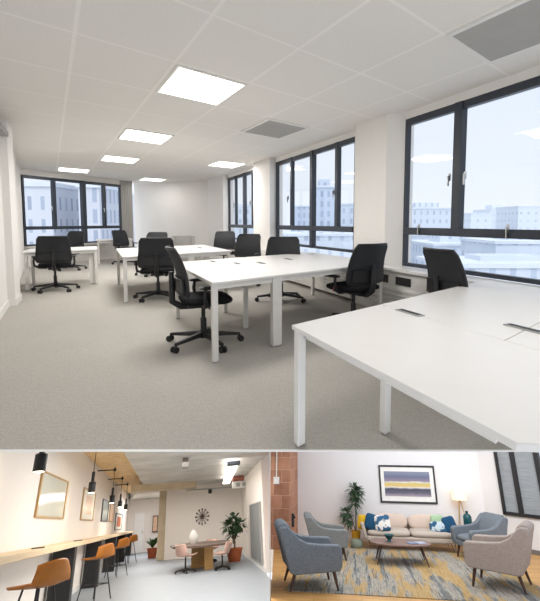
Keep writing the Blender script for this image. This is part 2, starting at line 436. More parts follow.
window('window_2', Wxy(4.55, 8.70), Wxy(4.55, 5.0), .80, 2.80, 1.21, [(.255, .07), (.54, .11), (.82, .09)], [(.22, 1.9), (.80, 1.9)])
window('window_3', Wxy(4.55, 13.05), Wxy(4.55, 9.97), .78, 2.80, 1.21, [(.28, .06), (.57, .10), (.82, .06)], [(.25, 1.9), (.79, 1.9)])
window('window_4', P1, P2, .62, 2.72, 1.16, [(.27, .10), (.56, .15), (.79, .10)], [(.24, 1.8), (.78, 1.8)], .1)
# sills and perimeter trunking
for k, (b0, b1) in enumerate(OPEN):
    mb = MB(); abox(mb, 4.14, 4.5, b0, b1, .655, .69); struct('trim_%d' % (k + 2), mb, M['white'])
mb = MB(); seg_wall(mb, P1, P2, .58, .62, -.22); struct('trim_5', mb, M['white'])
def trunking(b0, b1, label, sockets):
    o = W(4.2, b0); r = thing('perimeter_heater', label, 'heater', tuple(o))
    mb = MB(); abox(mb, 4.2, 4.42, b0, b1, .08, .64, o); obj('casing', mb, M['whitemetal'], r)
    mb = MB()
    for z in (.14, .2, .26, .32, .38): abox(mb, 4.17, 4.2, b0, b1, z, z + .03, o)
    obj('louvre', mb, M['whitemetal'], r)
    for b in sockets:
        mb = MB(); abox(mb, 4.185, 4.2, b, b + .32, .47, .58, o); obj('socket_plate', mb, M['black'], r)
trunking(.5, 4.35, 'white louvred heater casing with dark sockets under the near window', [3.25, 3.75, 2.6])
trunking(4.8, 9.6, 'white louvred heater casing under the middle window', [5.2, 6.4])

# ---- outside
def building(name, label, x, y, w, dp, z0, z1, mat, roof=None, rz=0, group=None):
    r = thing(name, label, 'building', (x, y, z0), rz, group); h = z1 - z0
    obj('facade', MB().box(-w / 2, w / 2, 0, dp, 0, h), mat, r)
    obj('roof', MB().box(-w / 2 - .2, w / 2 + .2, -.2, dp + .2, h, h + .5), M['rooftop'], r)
    if roof: obj('plant_room', MB().box(-w * .2, w * .25, dp * .3, dp * .7, h + .5, h + .5 + roof), mat, r)
    return r
M['rooftop'] = plain('hazy_roofing', (224, 229, 236), .9, var=.06, scale=.4)  # aerial haze is put into these outdoor base colours, roofs to street
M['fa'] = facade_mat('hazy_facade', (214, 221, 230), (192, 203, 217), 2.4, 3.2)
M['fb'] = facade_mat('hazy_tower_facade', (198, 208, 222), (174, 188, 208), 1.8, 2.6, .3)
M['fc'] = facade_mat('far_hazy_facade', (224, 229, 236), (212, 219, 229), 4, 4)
M['fd'] = facade_mat('hazy_apartment_facade', (216, 219, 226), (182, 191, 208), 1.5, 2.6, .35)
M['fe'] = facade_mat('hazy_brick_facade', (212, 214, 222), (180, 190, 208), 1.3, 2.4, .3)
M['street'] = plain('hazy_street', (204, 210, 218), .9, var=.12, scale=.05)
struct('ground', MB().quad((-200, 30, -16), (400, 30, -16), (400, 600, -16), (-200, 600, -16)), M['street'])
def bpx(name, label, px0, px1, ytop, Y, dp, zb, mat, **k):   # span and top given in image pixels, set at depth Y
    x0 = (px0 - 280) / 450 * Y; x1 = (px1 - 280) / 450 * Y
    return building(name, label, (x0 + x1) / 2, Y, x1 - x0, dp, zb, 1.34 + (222 - ytop) / 450 * Y, mat, **k)
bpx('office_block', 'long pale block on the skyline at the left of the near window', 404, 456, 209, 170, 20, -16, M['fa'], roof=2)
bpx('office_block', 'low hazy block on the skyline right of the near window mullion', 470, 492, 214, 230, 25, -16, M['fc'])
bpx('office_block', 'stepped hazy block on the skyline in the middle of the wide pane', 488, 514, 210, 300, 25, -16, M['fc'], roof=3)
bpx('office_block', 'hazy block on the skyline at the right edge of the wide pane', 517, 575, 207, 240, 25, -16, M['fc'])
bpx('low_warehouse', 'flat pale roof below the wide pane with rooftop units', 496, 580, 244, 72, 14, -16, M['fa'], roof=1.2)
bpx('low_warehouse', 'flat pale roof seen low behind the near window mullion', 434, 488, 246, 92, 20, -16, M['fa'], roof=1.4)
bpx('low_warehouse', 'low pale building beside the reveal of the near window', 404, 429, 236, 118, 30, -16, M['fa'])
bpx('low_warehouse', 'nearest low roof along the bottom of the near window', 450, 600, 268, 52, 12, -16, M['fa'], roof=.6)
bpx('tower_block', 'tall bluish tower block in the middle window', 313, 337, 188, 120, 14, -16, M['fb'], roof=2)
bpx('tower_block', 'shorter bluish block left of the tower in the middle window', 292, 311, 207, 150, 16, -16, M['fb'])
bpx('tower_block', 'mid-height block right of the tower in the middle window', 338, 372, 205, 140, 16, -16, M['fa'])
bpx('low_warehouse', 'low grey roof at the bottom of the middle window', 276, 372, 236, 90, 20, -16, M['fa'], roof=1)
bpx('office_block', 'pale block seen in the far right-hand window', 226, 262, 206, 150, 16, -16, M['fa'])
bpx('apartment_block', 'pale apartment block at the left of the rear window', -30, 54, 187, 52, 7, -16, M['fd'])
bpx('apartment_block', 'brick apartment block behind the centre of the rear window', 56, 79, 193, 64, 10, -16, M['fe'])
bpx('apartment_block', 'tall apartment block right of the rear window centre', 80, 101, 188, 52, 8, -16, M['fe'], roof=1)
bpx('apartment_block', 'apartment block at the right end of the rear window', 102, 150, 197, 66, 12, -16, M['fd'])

# ---- ceiling lights and vents, each in its own tile
def uvW(u, v): return (u - .087 * (v - 3), v)
def tile_poly(u0, u1, v0, v1): return [Wxy(*uvW(*c)) for c in ((u0, v0), (u1, v0), (u1, v1), (u0, v1))]
LIGHTS = [(1.45, 4.86, 'large square light panel in the ceiling nearest the camera'), (1.45, 8.36, 'square ceiling light panel second from the camera, in line behind the large one'),
          (1.45, 11.82, 'square ceiling light panel third from the camera in the same line'), (.49, 15.3, 'leftmost small ceiling light, above the rear window'),
          (3.35, 16.46, 'farthest small ceiling light by the plain back wall'), (4.3, 10.66, 'ceiling light panel at the right, near the far right window')]
for u, v, lab in LIGHTS:
    c = Wxy(*uvW(u, v)); r = thing('ceiling_light', lab, 'light', (c[0], c[1], HC - .03), 0, 'square light panels in the office ceiling')
    ring = tile_poly(u - .46, u + .46, v - .54, v + .54); inner = tile_poly(u - .43, u + .43, v - .5, v + .5)
    ring = [(x - c[0], y - c[1]) for x, y in ring]; inner = [(x - c[0], y - c[1]) for x, y in inner]
    mb = MB()
    for i in range(4):
        j = (i + 1) % 4; mb.prism([ring[i], ring[j], inner[j], inner[i]], .016, .03)
    obj('frame', mb, M['whitemetal'], r); obj('diffuser', MB().prism(inner, .018, .026), M['led'], r)
    area('light_panel', (c[0], c[1], HC - .06), .9, (28 if v < 8 else 36) if v < 15 else 5, (1, .968, .945))
for u, v, lab in ((3.35, 6.02, 'grey square air vent in the ceiling above the middle desks'), (3.36, 1.38, 'grey square air vent in the ceiling at the top right')):
    c = Wxy(*uvW(u, v)); r = thing('ceiling_vent', lab, 'vent', (c[0], c[1], HC - .02), 0, 'grey vents in the office ceiling')
    g = lambda e, f: [(x - c[0], y - c[1]) for x, y in tile_poly(u - e, u + e, v - f, v + f)]
    obj('grille', MB().prism(g(.42, .52), .0, .02), M['vent'], r)
    mb = MB(); R_, I_ = g(.47, .57), g(.42, .52)
    for i in range(4): mb.prism([R_[i], R_[(i + 1) % 4], I_[(i + 1) % 4], I_[i]], 0, .02)
    obj('frame', mb, M['whitemetal'], r)

area('light_panel', (*Wxy(1.6, 1.2), HC - .06), .9, 11, (1, .968, .945))  # lamp out of frame without a fixture, added to brighten the front desk
area('light_panel', (*Wxy(3.4, -.6), HC - .06), .9, 9, (1, .968, .945))  # another unseen lamp without a panel, put in for the same near-desk light

# ---- bench desks
def bench(label, a0, a1, b0, b1, z, seam_a=None, seam_b=None, legs=(), wide=(), ports=(), group=None, skip_front=False, slant=None):
    o = W(a0, b0); r = thing('bench_desk', label, 'desk', tuple(o), 0, group)
    tops = [(a0, a1)] if seam_a is None else [(a0, seam_a - .004), (seam_a + .004, a1)]
    for i, (p, q) in enumerate(tops):
        rows = [(b0, b1)] if (seam_b is None or i == 0) else [(b0, seam_b - .004), (seam_b + .004, b1)]
        for s, t in rows:
            mb = MB()
            if slant is None or s > b0: abox(mb, p, q, s, t, z - .026, z, o)
            else:                                       # the near end of this bench is cut at an angle
                e = lambda a: b0 + slant * (a - a0)
                cs = [W(p, max(-.6, e(p))) - o, W(q, max(-.6, e(q))) - o, W(q, t) - o, W(p, t) - o]
                mb.prism([(c.x, c.y) for c in cs], z - .026, z)
            obj('tabletop', mb, M['white'], r, bevel=.003, seg=1)
    mb = MB()
    for a in (a0 + .07, a1 - .12): abox(mb, a, a + .045, b0 + .1, b1 - .05, z - .075, z - .026, o)
    if not skip_front: abox(mb, a0 + .05, a1 - .05, b0 + .03, b0 + .075, z - .075, z - .026, o)
    abox(mb, a0 + .05, a1 - .05, b1 - .09, b1 - .045, z - .075, z - .026, o)
    obj('frame_rail', mb, M['whitemetal'], r)
    for a, b in legs:
        mb = MB(); abox(mb, a, a + .065, b, b + .065, .012, z - .026, o); l = obj('leg', mb, M['whitemetal'], r, bevel=.004, seg=1)
        mb = MB(); c = W(a + .032, b + .032) - o; mb.cyl((c.x, c.y, 0), (c.x, c.y, .014), .022); obj('levelling_foot', mb, M['grey'], l)
    for a, b in wide:
        mb = MB(); abox(mb, a, a + .13, b, b + .09, .012, z - .026, o); l = obj('cable_leg', mb, M['whitemetal'], r, bevel=.004, seg=1)
        mb = MB(); abox(mb, a + .005, a + .125, b - .004, b, .02, .2, o); obj('access_cover', mb, M['whitemetal'], l)
    for a, b in ports:
        mb = MB(); c = W(a, b, z) - o; m = Matrix.Translation(c) @ Matrix.Rotation(math.atan2(EB.y, EB.x), 4, 'Z')
        mb.box(-.12, .12, -.03, .03, 0, .007); mb.xf(m); pt = obj('cable_port', mb, M['grey'], r, bevel=.003)
        mb = MB(); mb.box(-.1, .1, -.018, .018, .007, .009); mb.xf(m); obj('port_brush', mb, M['black'], pt)
    return r
# nearest bench
bench('large white bench desk in the right foreground with a split top', 1.15, 4.12, .42, 1.97, .73, 2.1, .87,
      legs=[(1.155, 1.88), (1.77, 1.58)], ports=[(2.10, 1.63), (2.44, .88)], skip_front=True, slant=-.9)
mb = MB()
# second row of benches
bench('white bench desk in mid room with a black chair pulled up at its left end', 1.07, 4.02, 3.66, 5.95, .78,
      legs=[(1.075, 3.68), (1.075, 5.8), (1.83, 4.6), (1.86, 5.65), (3.93, 3.70), (3.93, 5.8)], wide=[(1.86, 3.67)], ports=[(1.9, 5.1), (2.25, 4.9), (2.9, 5.1), (1.65, 5.6)])
bench('white bench desk behind the mid-room bench',   .43, 2.72, 7.62, 10.2, .77,
      legs=[(.44, 7.64), (.44, 10.05), (2.62, 7.64), (2.62, 10.05)], wide=[(1.7, 7.64)], ports=[(1.5, 9), (2.3, 9)])
bench('small white desk against the left wall', -1.44, .03, 10.35, 11.6, .765, legs=[(-1.40, 10.4), (-.04, 10.38), (-.08, 11.4), (-1.4, 11.4)], wide=[(-.16, 10.5)])
bench('white desk at the far end beside the rear window', .02, 1.25, 15.3, 16.4, .765, legs=[(.05, 15.35), (1.15, 15.35), (.05, 16.2), (1.15, 16.2)])

# ---- office chairs (sitter faces +Y)
def make_chair():
    r = thing('office_chair', 'x', 'chair', (0, 0, 0), 0, 'black office swivel chairs')
    S = Matrix.Scale(1.1, 4)
    def P(name, mb, mat, **k): mb.xf(S); return obj(name, mb, mat, r, **k)
    mb = MB(); mb.cyl((0, 0, .07), (0, 0, .15), .045, .038)
    for k in range(5):
        t = 2 * PI * k / 5 + .3; c, s = math.cos(t), math.sin(t); n = Vector((-s, c, 0)); d = Vector((c, s, 0))
        a, b = .03, .375
        mb.hexa([d * a - n * .03 + Vector((0, 0, .085)), d * b - n * .017 + Vector((0, 0, .065)), d * b + n * .017 + Vector((0, 0, .065)), d * a + n * .03 + Vector((0, 0, .085)),
                 d * a - n * .026 + Vector((0, 0, .135)), d * b - n * .015 + Vector((0, 0, .09)), d * b + n * .015 + Vector((0, 0, .09)), d * a + n * .026 + Vector((0, 0, .135))])
    P('star_base', mb, M['black'], bevel=.006)
    for k in range(5):
        t = 2 * PI * k / 5 + .3; d = Vector((math.cos(t), math.sin(t), 0)); n = Vector((-d.y, d.x, 0)); c = d * .38 + Vector((0, 0, .031))
        mb = MB(); mb.cyl(c - n * .03, c - n * .008, .031, n=14); mb.cyl(c + n * .008, c + n * .03, .031, n=14); mb.cyl(d * .365 + Vector((0, 0, .03)), d * .365 + Vector((0, 0, .075)), .011, n=8)
        P('caster', mb, M['black'], smooth=True)
    mb = MB(); mb.lathe([(.03, .14), (.03, .27), (.02, .27), (.02, .4)], 14); P('gas_column', mb, M['black'], smooth=True)
    mb = MB(); mb.box(-.1, .1, -.16, .1, .385, .43); mb.cyl((.1, .02, .4), (.2, .03, .39), .008); P('tilt_mechanism', mb, M['black'], bevel=.01)
    mb = MB(); mb.pillow((0, .02, .465), (.265, .25, .05), .45, 28, 10); P('seat', mb, M['blackfab'], smooth=True)
    def back(u, v, grow=0, off=0):
        z = .53 + v * .44 + (0 if not grow else (v - .5) * .02)
        w = (.285 - .05 * v) * (1 + grow)
        # round the corners
        e = abs(v - .5) * 2; w *= 1 - .10 * max(0, e - .8) / .2 * max(0, e - .8) / .2
        x = (u * 2 - 1) * w
        y = -.235 - .05 * v - .06 * v * v + .05 * (u * 2 - 1) ** 2 + .02 * math.sin(PI * v) + off
        return (x, y, z), (-.2 * (u * 2 - 1), 1, .2)
    mb = MB(); mb.slab(lambda u, v: back(u, v), 12, 12, .014); P('backrest', mb, M['blackmesh'], smooth=True)
    mb = MB(); pts = [Vector(back(u, v)[0]) for u, v in [(i / 10, 0) for i in range(11)] + [(1, i / 10) for i in range(1, 11)] + [(1 - i / 10, 1) for i in range(1, 11)] + [(0, 1 - i / 10) for i in range(1, 11)]]
    mb.tube(pts, .014, 8); P('back_frame', mb, M['black'], smooth=True)
    mb = MB(); mb.slab(lambda u, v: back(.06 + .88 * u, .06 + v * .3, 0, -.03), 8, 4, .02); P('lumbar_support', mb, M['black'], smooth=True)
    mb = MB(); mb.tube([(0, -.08, .4), (0, -.22, .4), (0, -.3, .45), (0, -.3, .58), (0, -.305, .74)], [.035, .035, .033, .03, .024], 10); P('back_bar', mb, M['black'], smooth=True)
    for s in (-1, 1):
        mb = MB(); x = s * .315
        mb.tube([(s * .12, -.02, .415), (s * .24, -.02, .42), (x, -.03, .46), (x + s * .008, -.04, .53), (x, -.03, .60)], [.02, .02, .02, .018, .016], 10)
        a = P('armrest', mb, M['black'], smooth=True)
        mb = MB(); mb.pillow((x, .03, .61), (.042, .125, .016), .5, 18, 6); mb.xf(S); obj('arm_pad', mb, M['black'], a, smooth=True)
    return r
CH = make_chair(); first = [CH]
def chair(x, y, rz, label):
    m = T(x, y, 0, math.radians(rz))
    if first: o = first.pop(); o.matrix_world = FR @ m; o['label'] = label; return o
    return dup(CH, m, label)
chair(-.84, 4.86, -70, 'black mesh office chair seen side-on at the left end of the mid-room bench')
chair(-2.13, 7.8, 12, 'black office chair seen from behind at the near left corner of the second bench')
chair(-3.2, 11.3, 172, 'black office chair mostly hidden behind the chair at the second bench, facing the camera')
chair(-4.40, 8.75, 24, 'black office chair seen from behind at the small desk by the left wall')
chair(-5.9, 12.6, 165, 'black office chair on the far side of the small left desk, facing the camera')
chair(-4.87, 14.2, -120, 'black office chair by the rear window, between the left desk and the second bench')
chair(-1.55, 12.35, 178, 'black office chair at the far side of the second bench, below the far right window')
chair(-.78, 9.6, 160, 'black office chair between the mid-room bench and the second bench')
chair(.02, 7.6, 172, 'black office chair across the mid-room bench, below the left part of the middle window')
RC = chair(.95, 5.75, 34, 'black mesh office chair seen from behind at right of the mid-room bench, with red tag')
mb = MB(); mb.box(-.31, -.25, .0, .05, .47, .53); obj('red_tag', mb, M['red'], RC, label='small red tag')
chair(1.88, 4.55, -74, 'black office chair at the foreground desk, in front of the near window')
# low grey tub chair at the back wall
r = thing('tub_chair', 'low pale grey tub chair against the plain back wall', 'chair', (-3.35, 15.6, 0), PI)
mb = MB(); mb.pillow((0, 0, .42), (.34, .32, .1), .4); obj('seat', mb, M['greyfab'], r, smooth=True)
mb = MB(); mb.slab(lambda u, v: ((.36 * math.cos(PI * (1 + u)), .36 * math.sin(PI * (1 + u)) , .3 + v * .56), (math.cos(PI * (1 + u)), math.sin(PI * (1 + u)), 0)), 14, 3, .08); obj('backrest', mb, M['greyfab'], r, smooth=True)
for x in (-.24, .24):
    for y in (-.22, .22):
        mb = MB(); mb.cyl((x, y, 0), (x, y, .34), .018, n=8); obj('leg', mb, M['black'], r)

# ================================================================== BREAKOUT ROOM (lower left)
def frame(rows, o):
    return Matrix(((*rows[0], o[0]), (*rows[1], o[1]), (*rows[2], o[2]), (0, 0, 0, 1)))
OFFICE = FR
BREAK = frame([[0.97298, -0.21902, -0.07307], [0.22143, 0.7955, 0.56405], [-0.06542, -0.56499, 0.8225]], [0.0986, -0.7615, 0.2296])  # both lower rooms are pitched and rolled whole to fit the camera view
LOUNGE = frame([[0.98832, 0.152, 0.01093], [-0.13965, 0.87468, 0.46416], [0.06099, -0.46026, 0.88569]], [-0.0251, -1.0676, -0.6971])
FR = BREAK
XW = -2.15
Y0 = 3.5
struct('floor', MB().prism([(XW - .1, Y0), (1.6, Y0), (2.30, 9), (2.70, 13.9), (2.80, 14.6), (3.5, 23.4), (3.5, 25), (.3, 34), (XW - .1, 34)], -.05, 0), M['vinyl'])
struct('wall_left', MB().box(XW - .15, XW, Y0, 33.6, 0, 3.3), M['wall_lr'])
struct('baseboard_left', MB().box(XW, XW + .02, Y0, 33.6, 0, .12), M['skirting'])
mb = MB(); seg_wall(mb, (3.42, 22.85), (.1, 24.3), 0, 3.2, -.15); struct('wall_back', mb, M['wall_lr'])
mb = MB(); mb.box(XW, .3, 33.5, 33.65, 0, 3.3); seg_wall(mb, (.25, 33.5), (.25, 24.4), 0, 3.3, -.1); struct('wall_far', mb, M['wall_lr'])
mb = MB(); seg_wall(mb, (2.82, 14.7), (3.42, 22.85), 0, 3.0, -.08); mb.box(2.84, 3.3, 14.7, 14.8, 0, 3.2); struct('wall_right', mb, M['wall_lr'])
mb = MB(); seg_wall(mb, (2.82, 14.7), (3.40, 22.7), 0, .13, .025); struct('baseboard_right', mb, M['skirting'])
struct('ceiling', MB().prism([(XW - .1, 10.6), (-.95, 10.6), (-.85, 22), (XW - .1, 33.6)], 3.18, 3.24), M['osb'])
mb = MB(); mb.prism([(-.98, 8.6), (2.55, 8.6), (2.83, 14.05), (3.55, 24), (.2, 25.4), (-.2, 33.6), (XW, 33.6), (-.86, 22)], 2.86, 3.3); struct('ceiling', mb, M['conc'])
struct('trim_6', MB().box(-1.35, 1.30, 21.3, 22.2, 2.62, 2.86), M['conc2'])   # ceiling beam
struct('trim_7', MB().box(-.22, .33, 24.5, 25.0, 0, 2.86), M['conc2'])        # round-edged column
r = struct('door_1', MB().box(-1.72, -1.15, 33.42, 33.5, 0, 2.1), M['offwhite'])
obj('door_handle', MB().cyl((-1.22, 33.4, .95), (-1.22, 33.4, 1.15), .02), M['chrome'], r)
# worktop on black slabs
r = thing('wall_counter', 'long pale plywood counter running along the left wall on black slab legs', 'counter', (XW, 7, 0))
obj('worktop', MB().box(.01, .48, -3.4, 25.2, 1.10, 1.18), M['ply'], r, bevel=.006)
for y in (4.3, 8.9, 13.8, 19.0, 24.0):
    obj('leg_panel', MB().box(.06, .46, y, y + .3, 0, 1.10), M['black'], r)
for y, lab in ((9.0 - .4, 'flat black pen lying on the counter at the left edge'), (12.4, 'flat dark pen lying on the counter beside the second picture')):
    mb = MB(); mb.cyl((0, 0, .008), (.16, .1, .008), .008, n=8); tag(obj('pen', mb, M['black'], m=T(-1.9, y, 1.18)), lab, 'pen')
# bar stools, sitter faces the wall (-X)
def make_stool():
    r = thing('bar_stool', 'x', 'stool', (0, 0, 0), 0, 'tan bar stools along the counter')
    def shell(u, v):
        t = (u * 2 - 1)
        s = v * 1.25                                   # along the profile: seat then back
        if s < .62: x = -.3 + s * .86; z = .80 - .02 * math.sin(PI * s / .62) + .05 * t * t * (s / .62)
        else:
            q = (s - .62) / .63; x = -.3 + .533 + .11 * math.sin(q * 1.3); z = .83 + .24 * q - .05 * t * t * q
        w = .29 * (1 - .2 * max(0, v - .55) ** 1.2 / .45) * (1 - .25 * max(0, .12 - v) / .12)
        y = t * w
        x -= .2 * t * t * max(0, v - .35)
        return (x, y, z), (-.5 if s > .62 else 0, 0, .5 if s > .62 else 1)
    mb = MB(); mb.slab(shell, 12, 16, .022); obj('seat_shell', mb, M['tan'], r, smooth=True)
    for sx, sy in ((-1, -1), (-1, 1), (1, -1), (1, 1)):
        mb = MB(); mb.cyl((sx * .12, sy * .12, .79), (sx * .25, sy * .25, 0), .013, n=8); obj('leg', mb, M['black'], r)
    mb = MB(); q = .195; mb.tube([(-q, -q, .3), (q, -q, .3), (q, q, .3), (-q, q, .3), (-q, -q, .3)], .01, 8); obj('foot_rail', mb, M['black'], r)
    return r
st = make_stool()
for i, (x, y, lab) in enumerate(((-1.5, 7.5, 'nearest tan bar stool at the left edge, pulled up to the counter'), (-1.42, 13.0, 'second tan bar stool along the counter, by the second black panel'),
                                 (-1.42, 18.6, 'third tan bar stool along the counter, smaller and partly hidden'), (-1.42, 24.6, 'farthest tan bar stool at the end of the counter'))):
    if i == 0: st.matrix_world = FR @ T(x, y, 0, -.65); st['label'] = lab
    else: dup(st, T(x, y, 0, -.65), lab)
# pictures on the left wall
def picture(y0, y1, z0, z1, fmat, pmat, label, mat_w=0, art=None, w=.03):
    r = thing('picture_frame', label, 'picture', (XW, (y0 + y1) / 2, z0), 0, 'framed prints on the breakout wall'); L = (y1 - y0) / 2; H = z1 - z0
    w2 = w * 3.2
    mb = MB(); mb.box(.0, .035, -L, L, 0, w); mb.box(0, .035, -L, L, H - w, H); mb.box(0, .035, -L, -L + w2, w, H - w); mb.box(0, .035, L - w2, L, w, H - w)
    obj('frame', mb, fmat, r); obj('print', MB().box(.005, .018, -L + w2, L - w2, w, H - w), pmat, r)
    if art: obj('mount', MB().box(.018, .02, -L * .55, L * .55, H * .2, H * .8), art, r)
picture(9.5, 12.1, 1.62, 2.36, M['brass'], M['paperglass'], 'large square print in a thin light wood frame, nearest of the wall pictures')
picture(14.5, 17.0, 1.62, 2.40, M['brass'], M['paper'], 'peach print in a light wood frame, second picture along the wall', art=M['peach'])
picture(19.2, 21.3, 1.62, 2.33, M['frame'], M['greyprint'], 'dark framed grey print, third picture along the wall')
picture(22.0, 23.8, 1.62, 2.30, M['brass'], M['peach'], 'narrow peach print, fourth picture along the wall')
picture(24.9, 28.8, 1.30, 2.0, M['frame'], M['paper'], 'lowest and farthest framed print, above the end of the counter', art=M['terra'])
# pendants hung from swivel arms
def pendant(y, zb, label, arm=True, big=.7):
    r = thing('pendant_lamp', label, 'lamp', (-1.6, y, zb), 0, 'black pendant lamps over the counter'); s = big
    mb = MB(); mb.lathe([(.105 * s, 0), (.11 * s, .02), (.11 * s, .2), (.095 * s, .215), (.05 * s, .22)], 20); obj('lamp_shade', mb, M['black'], r, smooth=True)
    mb = MB(); mb.lathe([(.05 * s, .21), (.05 * s, .42), (.03, .43)], 16); obj('lamp_neck', mb, M['black'], r, smooth=True)
    mb = MB(); mb.lathe([(.02, .01), (.09 * s, .012), (.09 * s, -.004), (.02, -.01)], 16); obj('bulb', mb, M['bulb'], r)
    top = 3.12 - zb
    mb = MB(); mb.cyl((0, 0, .42), (0, 0, top), .009, n=6); obj('cord', mb, M['black'], r)
    mb = MB(); mb.tube([(-.53, 0, top - .1), (.0, 0, top - .1)], .018, 8); mb.cyl((0, 0, top - .14), (0, 0, top - .05), .04); obj('swivel_arm', mb, M['black'], r)
M['bulb'] = emit('warm_bulb', (255, 236, 200), 6)
for y, zb, lab in ((6.95, 2.07, 'nearest black pendant lamp at the top left corner'), (12.0, 2.1, 'second black pendant lamp, hanging in front of the peach print'), (16.8, 2.07, 'third black pendant lamp along the counter'),
                   (20.0, 2.05, 'fourth black pendant lamp along the counter'), (23.0, 2.03, 'farthest black pendant lamp along the counter')):
    pendant(y, zb, lab)
# meeting table
r = thing('meeting_table', 'grey brown eight-sided meeting table on honey wood panels', 'table', (1.34, 18.6, 0))
oc = [(-.98, -.9), (-.1, -1.75), (.75, -1.3), (1.05, -.3), (.98, .9), (.3, 1.7), (-.6, 1.5), (-1.05, .6)]
obj('tabletop', MB().prism(oc, .64, .70), M['tabletop'], r, bevel=.01)
obj('leg_panel', MB().box(-.34, .12, .1, .2, 0, .64), M['tableleg'], r); obj('leg_panel', MB().box(.02, .30, -1.0, -.9, 0, .64), M['tableleg'], r)
tag(obj('vase', MB().lathe([(.09, 0), (.15, .1), (.16, .2), (.1, .34), (.055, .4), (.06, .42)], 20), M['offwhite'], m=T(1.08, 19.0, .70), smooth=True), 'tall white vase standing on the meeting table', 'vase')
# shell chairs around it (sitter faces +Y)
def make_shell():
    r = thing('shell_chair', 'x', 'chair', (0, 0, 0), 0, 'swivel shell chairs round the meeting table')
    def sh(u, v):
        t = u * 2 - 1
        if v < .5: y = .24 - v * .9; z = .46 - .03 * math.sin(PI * v * 2) + .05 * t * t
        else: q = (v - .5) * 2; y = -.21 - .13 * q; z = .46 + .30 * q + .03 * t * t
        w = .30 - .06 * max(0, v - .7) / .3
        y += .12 * t * t * max(0, min(1, (v - .3) * 2))
        return (t * w, y, z), (0, .7 if v > .5 else .0, .3 if v > .5 else 1)
    mb = MB(); mb.slab(sh, 12, 14, .03); obj('seat_shell', mb, M['pink'], r, smooth=True)
    mb = MB(); mb.cyl((0, 0, .08), (0, 0, .44), .025); obj('column', mb, M['black'], r)
    mb = MB()
    for k in range(4):
        t = PI / 4 + k * PI / 2 + .3; mb.tube([(0, 0, .1), (.3 * math.cos(t), .3 * math.sin(t), .06)], [.03, .02], 8)
    obj('star_base', mb, M['black'], r)
    for k in range(4):
        t = PI / 4 + k * PI / 2 + .3; c = Vector((.3 * math.cos(t), .3 * math.sin(t), .032)); n = Vector((-math.sin(t), math.cos(t), 0)) * .03
        mb = MB(); mb.cyl(c - n, c + n, .032); obj('caster', mb, M['black'], r)
    return r
sc_ = make_shell(); sc_.matrix_world = FR @ T(.74, 17.2, 0, -1.0) @ Matrix.Scale(1.0, 4); sc_['label'] = 'pink shell chair with black swivel base at the left of the meeting table'
dup(sc_, T(1.86, 16.9, 0, 1.2) @ Matrix.Scale(.95, 4), 'pink shell chair at the right of the meeting table, turned towards it')
dup(sc_, T(1.78, 20.4, 0, 2.6) @ Matrix.Scale(.95, 4), 'pink shell chair behind the meeting table')
# wall clock: sunburst on the back wall
wd = Vector((-3.32, 1.45)).normalized(); nrm = Vector((-wd.y * 1, wd.x)); nrm = -nrm if nrm.y > 0 else nrm
def wallpt(px_x): 
    t = (px_x - 3.42) / -3.32; return (px_x, 22.85 + 1.45 * t)
cx, cy = wallpt(1.72)
r = thing('wall_clock', 'sunburst wall clock with dark ball-tipped rays on the back wall', 'clock', (cx + nrm.x * .03, cy + nrm.y * .03, 1.55), math.atan2(nrm.y, nrm.x) + PI / 2)
mb = MB(); mb.cyl((0, -.04, 0), (0, .0, 0), .09); obj('clock_body', mb, M['walnut'], r)
mb = MB()
for k in range(12):
    t = 2 * PI * k / 12; mb.cyl((.08 * math.cos(t), -.02, .08 * math.sin(t)), (.28 * math.cos(t), -.02, .28 * math.sin(t)), .012, n=6)
    mb.pillow((.3 * math.cos(t), -.02, .3 * math.sin(t)), (.035, .03, .035), 1, 8, 6)
obj('ray', mb, M['walnut'], r)
mb = MB(); mb.box(-.008, .008, -.052, -.046, 0, .14); mb.box(0, .1, -.052, -.046, -.008, .008); obj('clock_hand', mb, M['black'], r)
# board on right wall
def rwx(y): return 2.77 + .65 * (y - 14.05) / 8.8
r = thing('notice_board', 'large grey board fixed low on the right wall', 'board', (rwx(17), 17, .13), math.atan2(8.8, .65) - PI / 2)
obj('panel', MB().box(-.05, -.02, -1.75, 1.45, .03, 1.60), M['boardgrey'] if 'boardgrey' in M else plain('board_grey', (122, 124, 124), .6), r)
mb = MB(); mb.box(-.06, -.0, -1.8, 1.5, 0, .03); mb.box(-.06, 0, -1.8, 1.5, 1.6, 1.63); mb.box(-.06, 0, -1.8, -1.75, .03, 1.6); mb.box(-.06, 0, 1.45, 1.5, .03, 1.6)
obj('frame', mb, M['grey'], r)
# linear light, vent, red duct, track and spot, hanger
r = thing('linear_light', 'bright linear ceiling light with dark end caps', 'light', (1.86, 13.9, 2.66), 0)
d = Vector((2.5 - 1.86, 21.0 - 13.9, 0)); n = Vector((d.y, -d.x, 0)).normalized() * .14
mb = MB(); mb.hexa([-n, n, d + n, d - n, -n + Vector((0, 0, .05)), n + Vector((0, 0, .05)), d + n + Vector((0, 0, .05)), d - n + Vector((0, 0, .05))]); obj('diffuser', mb, M['led'], r)
for e0, e1 in ((-.07, 0), (1, 1.04)):
    mb = MB(); a = d * e0; b = d * e1; q = n * 1.25; z = Vector((0, 0, .08)); mb.hexa([a - q, a + q, b + q, b - q, a - q + z, a + q + z, b + q + z, b - q + z]); obj('end_cap', mb, M['frame'], r)
for e in (.15, .85):
    mb = MB(); c = d * e; mb.cyl((c.x, c.y, .05), (c.x, c.y, .2), .012); obj('hanger', mb, M['grey'], r)
tag(obj('duct', MB().tube([(2.55, 19.4, 2.72), (3.0, 19.5, 2.74)], .1, 14), plain('red_brown_duct', (150, 92, 78), .6), smooth=True), 'red brown round duct under the ceiling at the right wall', 'duct')
